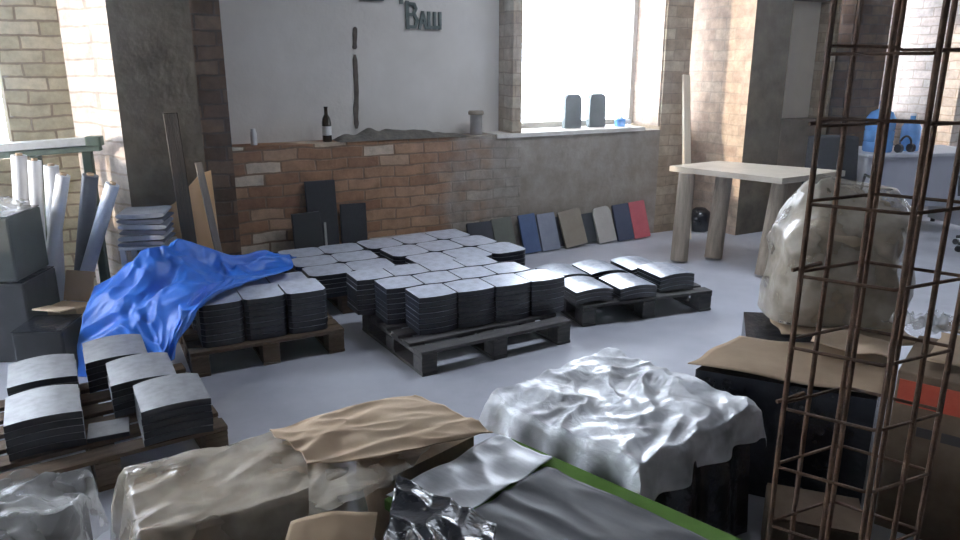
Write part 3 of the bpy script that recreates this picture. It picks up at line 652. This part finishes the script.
# ------------------------------------------------------------------ film-wrapped goods in the foreground
def drape(lx,ly,ztop,hs,amp,seed,f1=5,sag=0,flare=.12,low=.0,fold=.02):
    """film lying on a block lx x ly and hanging down hs at its sides; local coordinates"""
    def f(u,v):
        a=(u-.5)*(lx+2*hs); b_=(v-.5)*(ly+2*hs)
        ox=max(0,abs(a)-lx/2); oy=max(0,abs(b_)-ly/2); sx=math.copysign(1,a); sy=math.copysign(1,b_)
        x=math.copysign(min(abs(a),lx/2),a); y=math.copysign(min(abs(b_),ly/2),b_)
        drop=max(ox,oy)+.35*min(ox,oy)
        k=min(1,drop/.06); r=.014+flare*drop
        fo=fold*math.sin((x*2.1+y*2.7)*14+seed)*min(1,drop/.15)+fold*.8*ns((x*9,y*9,drop*2),seed+9)*min(1,drop/.1)
        if ox>0: x+=sx*(r*min(1,ox/.03)+fo)
        if oy>0: y+=sy*(r*min(1,oy/.03)+fo)
        w1=ns((a*3,b_*3,0),seed)*.9; w2=ns((a*4,b_*4,3),seed+1)*.8
        n=max(0,rg((a*f1*.45+b_*f1*.35+w1,(b_-a*.6)*f1*1.5+w2,0),amp,seed)+rg((a*f1*1.1+w2,b_*f1*2.6-w1,4),amp*.5,seed+3)+rg((a*f1*4,b_*f1*3.5+w1,6),amp*.12,seed+5)-amp*.2)
        z=ztop+.006+n*(1-.5*k)-max(0,drop-.01)
        return Vector((x,y,max(z,low+.004)))
    return f
# right: black wrapped bundle under glistening film
b1=thing('wrapped_bundle','square dark bundle under bright glistening plastic, left of the rebar cage','bundle',(.50,2.385,0),R(41))
MB().box((0,0,.245),(.62,.62,.49),bev=.03).build('contents','bundle_dark',b1)
MB().grid(drape(.64,.64,.495,.13,.026,11,4.6),150,150).build('plastic_film','film_bright',b1,smooth=True,sharp=180)
MB().grid(lambda u,v:Vector((.315+.012*math.sin(v*22)+.015*ns((v*6,u*3,0),5)+.03*u,-.32+.64*v,.43-.42*u)),20,60).build('side_wrap','black_wrap',b1,smooth=True,sharp=180)
MB().grid(lambda u,v:Vector((-.32+.64*v,-.318-.012*math.sin(v*19)-.03*u,.43-.42*u)),20,60).build('side_wrap','black_wrap',b1,smooth=True,sharp=180)
# left: beige package
b2=thing('wrapped_bundle','long package under milky beige film in the foreground','bundle',(-.70,1.905,0),R(30))
MB().box((0,0,.245),(.54,.34,.49),bev=.02).build('contents','bundle_brown',b2)
MB().grid(drape(.56,.36,.496,.32,.018,21,4.5,flare=.15,fold=.022),130,130).build('plastic_film','film_milky',b2,smooth=True,sharp=180)
# kraft paper on top
KP=[[(-.665,2.10,.556),(-.50,2.20,.566),(-.37,2.27,.575),(-.22,2.33,.566)],[(-.60,2.03,.566),(-.45,2.10,.576),(-.30,2.16,.585),(-.10,2.22,.575)],[(-.54,1.97,.570),(-.38,2.03,.570),(-.22,2.07,.580),(-.02,2.14,.575)],[(-.50,1.90,.556),(-.32,1.93,.560),(-.14,2.0,.57),(.04,2.07,.565)]]
KV=[[Vector(p) for p in r_] for r_ in KP]
def kf_(u,v):
    p=spl([spl(r_,u) for r_ in KV],v); p.z+=max(-.012,rg((u*4+v*2,v*5-u*2,0),.012,31))-.024; p.x+=.012*ns((v*5,u*5,0),4); p.y+=.012*ns((u*6,v*5,3),4); return p
o=MB().grid(kf_,60,50).build('kraft_paper','kraft',smooth=True,solid=.004,sharp=180); tag(o,'creased brown kraft paper sheet lying on the milky film package','paper')
o=MB().prism([(-.405,2.165),(-.30,1.985),(-.255,1.925),(-.02,2.165)][::-1],0.002,.485).build('paper_pack','bundle_brown'); tag(o,'brown pack wedged between the milky film package and the green boards','pack')
LP=[[(-.60,2.13,0.518),(-.36,2.10,0.516),(-.15,2.03,0.514)],[(-.50,1.90,0.518),(-.36,1.92,0.516),(-.20,1.93,0.514)],[(-.44,1.66,0.518),(-.35,1.74,0.514),(-.25,1.83,0.512)]]
LV=[[Vector(p) for p in r_] for r_ in LP]
def lf(u,v):
    p=spl([spl(r_,u) for r_ in LV],v); p.z+=max(-.004,rg((u*3+v*2,v*4-u,0),.012,91))-.002; return p
o=MB().grid(lf,50,40).build('loose_film','film_milky',smooth=True,sharp=180); tag(o,'loose milky plastic film bridging from the package to the silver strip, under kraft paper','film')
# boards with silver strip and green edge
b3=thing('board_stack','stack of green boards under grey film, front centre','boards',(.13,1.62,0),R(-43))
MB().box((-.02,.13,.22),(.80,.49,.44),bev=.01).build('lower_boards','bundle_dark',b3)
lab(MB().box((-.02,.13,.459),(.82,.51,.034),bev=.004).build('top_board','green_board',b3),'green top board')
def gfilm(x0,x1,y0,y1,z,amp,seed,f=3):
    return lambda u,v:Vector((x0+(x1-x0)*u,y0+(y1-y0)*v+.006*ns((u*7,v*3,0),seed),z+max(0,rg((u*f,v*f*1.7,0),amp,seed))))
MB().grid(gfilm(-.20,.385,-.12,.315,.4775,.010,41),50,50).build('grey_film','grey_film',b3,smooth=True,solid=.001,sharp=180)
MB().grid(gfilm(-.43,-.205,-.115,.36,.480,.012,45,2.2),30,60).build('silver_film','silver_film',b3,smooth=True,solid=.001,sharp=180)
# black stretch film hanging between the two
def bf(u,v):
    return Vector((-.235+.27*u+.015*ns((u*5,v*5,0),51),1.87-.44*v+.20*u*-1+.02*ns((v*6,u*4,2),52),.512+max(0,rg((u*3,v*4,0),.018,53))-.02*u))
o=MB().grid(bf,50,50).build('black_film','black_wrap',smooth=True,solid=.002,sharp=180); tag(o,'crumpled shiny black stretch film in front of the silver strip','film')
o=MB().grid(lambda u,v:Vector((-.47+.21*u,1.60-.25*v+.04*u,.548+.02*math.sin(u*3)-.05*v+.01*ns((u*3,v*3,0),2))),20,16).build('cardboard_sheet','carton',smooth=True,solid=.005,sharp=180); tag(o,'brown cardboard sheet at the bottom edge, below the milky film','cardboard')
# near left bag
b4=thing('clear_bag','crumpled clear plastic bag over a dark pack, bottom left corner','bag',(-1.44,1.93,0),R(14))
MB().box((0,0,.165),(.42,.30,.33),bev=.04).build('contents','bundle_dark',b4)
def bagf(u,v):
    p=drape(.44,.32,.335,.16,.055,61,5,flare=.1)(u,v); p.z+=.10*math.exp(-((u-.24)**2+(v-.72)**2)/.006); return p
MB().grid(bagf,80,80).build('plastic_film','film_clear',b4,smooth=True,sharp=180)

# ------------------------------------------------------------------ right: black pack, cartons, big bag, cage
e1=R(-26.5)
b5=thing('black_pack','long low black pack with loose brown cardboard, behind the rebar cage','pack',(1.32,2.93,0),e1)
b5.rotation_euler=(0,0,0)
MB().prism([(x-1.32,y-2.93) for x,y in [(.85,2.70),(1.42,2.42),(1.70,2.83),(1.92,3.32),(1.28,3.40),(1.16,3.02)]],.001,.49).build('body','black_wrap',b5)
pal2=None
def sheet(label,c,rz,lx,ly,seed,m='kraft',bend=.02,tx=0,name='cardboard_sheet',cat='cardboard'):
    def f(u,v):
        x=(u-.5)*lx;y=(v-.5)*ly; return Vector((x+.015*ns((v*4,0,0),seed),y+.015*ns((u*4,1,0),seed),bend*(ns((u*2.2,v*2.2,0),seed)+.5)+tx*u))
    o=MB().grid(f,20,20).build(name,m,smooth=True,solid=.005,loc=c,rot=(0,0,rz),sharp=180); return tag(o,label,cat)
def wide(u,v):
    a=Vector((.82,2.71)).lerp(Vector((1.43,2.405)),u); c=Vector((1.13,3.02)).lerp(Vector((1.70,2.84)),u); p=a.lerp(c,v)
    return Vector((p.x+.012*ns((v*4,0,0),71),p.y+.012*ns((u*4,1,0),71),.502+.016*(ns((u*2.5,v*2.5,0),71)+.5)))
o=MB().grid(wide,24,24).build('cardboard_sheet','kraft_old',smooth=True,solid=.005,sharp=180); tag(o,'wide brown cardboard sheet covering the black pack before the big bag','cardboard')
sheet('second cardboard sheet on the black pack, under the big bag',(1.60,3.14,.526),e1+.25,.56,.50,72,'kraft_old')
sheet('pale torn cardboard piece between cage bars and bag',(1.52,2.80,.548),e1-.2,.30,.20,73,'kraft',.03)
sheet('long dark cardboard strip on top of the cartons at right',(2.14,2.96,.575),.35,.42,.14,74,'carton_shaded',.02)
o=MB().grid(wrapf(1.82,2.86,.612,.26,.18,.06,75,.3),40,30).build('plastic_wrap','film_clear',smooth=True,sharp=180); tag(o,'scrap of shiny clear wrap beside the big beige bag','wrap')
b6=thing('red_printed_carton','cardboard carton with a red printed band, bottom right','carton',(1.88,2.345,0),R(-38))
MB().box((0,0,.31),(.72,.44,.62),bev=.006).build('body','carton_shaded',b6)
lab(MB().box((0,-.2215,.545),(.70,.004,.09)).build('red_band','carton_red',b6),'red printed band')
for i,(x,w_) in enumerate([(-.25,.05),(-.17,.06),(-.07,.08)]):
    MB().box((x,-.2215,.41),(w_,.003,.035)).build('print_mark','print_dark',b6)
sheet('tan cardboard flap lying on the red banded carton',(1.92,2.375,.638),R(-38),.60,.36,76,'kraft_old',.02)
carton('small_carton','low brown carton on the floor inside the cage view',(1.13,2.19,0),R(-20),(.30,.22,.20),'carton_shaded',seam=True,bev=.004)
carton('flat_carton','flat brown carton on the floor at bottom right',(1.50,1.93,0),R(10),(.36,.22,.14),'carton_shaded',seam=True,bev=.004)
# big bag
bg_=thing('foam_bag','big translucent plastic bag of beige foam standing behind the rebar cage','bag',(1.565,3.16,.56),R(-6))
def bagshape(sc,seed,amp):
    def f(u,v):
        a=u*2*math.pi; ca,sa=math.cos(a),math.sin(a)
        x=.30*math.copysign(abs(ca)**.45,ca); y=.20*math.copysign(abs(sa)**.6,sa)
        # height of the slack top: peak near the left, sloping off to the right
        hl=.615-.075*abs(x+.15)**.8*1.2-(.5*max(0,-x-.20)); h=v
        k=1-.10*h-.16*max(0,h-.7)/.3
        if x<0: k-=.16*h
        y*=1-.75*max(0,h-.72)/.28
        x*=k
        z=h*hl
        q=Vector((x*6+3,y*6,z*6)); n=rg(q*.5,amp,seed)+rg(q*1.15,amp*.55,seed+2)-amp*.3
        e=min(1,h*4,(1-h)*5+.25)
        d=Vector((x,y*1.6,(z-.3)*.5)).normalized()
        return (Vector((x*.95,y,z))+d*(n-.02)*e*.5)*sc+Vector((0,0,.006))
    return f
def closed(mb):
    bmesh.ops.remove_doubles(mb.b,verts=mb.b.verts,dist=.0006); bmesh.ops.holes_fill(mb.b,edges=mb.b.edges,sides=0); return mb
closed(MB().grid(bagshape(.90,82,.05),60,40)).build('foam_filling','foam_beige',bg_,smooth=True,sharp=180)
closed(MB().grid(bagshape(1.0,83,.075),110,70)).build('plastic_bag','film_bag',bg_,smooth=True,sharp=180)

# rebar cage
cg=thing('rebar_cage','rusty reinforcement bar cage standing upright in the right foreground','rebar cage',(.84,1.49,0),0)
cor=[Vector((-.17,.01,0)),Vector((.02,.10,0)),Vector((.17,-.02,0)),Vector((-.01,-.10,0))]
H=2.45
def bar(p,r_,d=(0,0)): MB().tube([p+Vector((d[0]*k/6+.004*ns((k,p.x*9,0),2),d[1]*k/6+.004*ns((k,p.y*9,5),2),H*k/6+.008)) for k in range(7)],r_,8).build('rebar','rust',cg,smooth=True)
ins=[c*.965 for c in cor]
for c in ins: bar(c,.0062)
for i in range(4): bar((ins[i]+ins[(i+1)%4])/2+Vector((.012*(i-1.5),0,0)),.0058)
for k in range(17):
    z=.015+.1515*k; pts=[]
    tl=random.uniform(-.006,.006)
    for i in range(4):
        a=cor[i]*1.0; b_=cor[(i+1)%4]
        for s_ in (.06,.35,.65,.94): p=a.lerp(b_,s_); pts.append(p+Vector((0,0,z+tl*i+.003*ns((i,k,0),1))))
    MB().tube(pts,.0038,6,closed=True).build('stirrup','rust',cg,smooth=True)
for k in (1,3,6,8,10,12):
    z=.015+.1515*k+.004; c=cor[0]
    MB().tube([c+Vector((-.012,.0,z)),c+Vector((.02,.010,z+.004)),c+Vector((.06,.028,z+.008))],.0045,6).build('stirrup_hook','rust',cg,smooth=True)
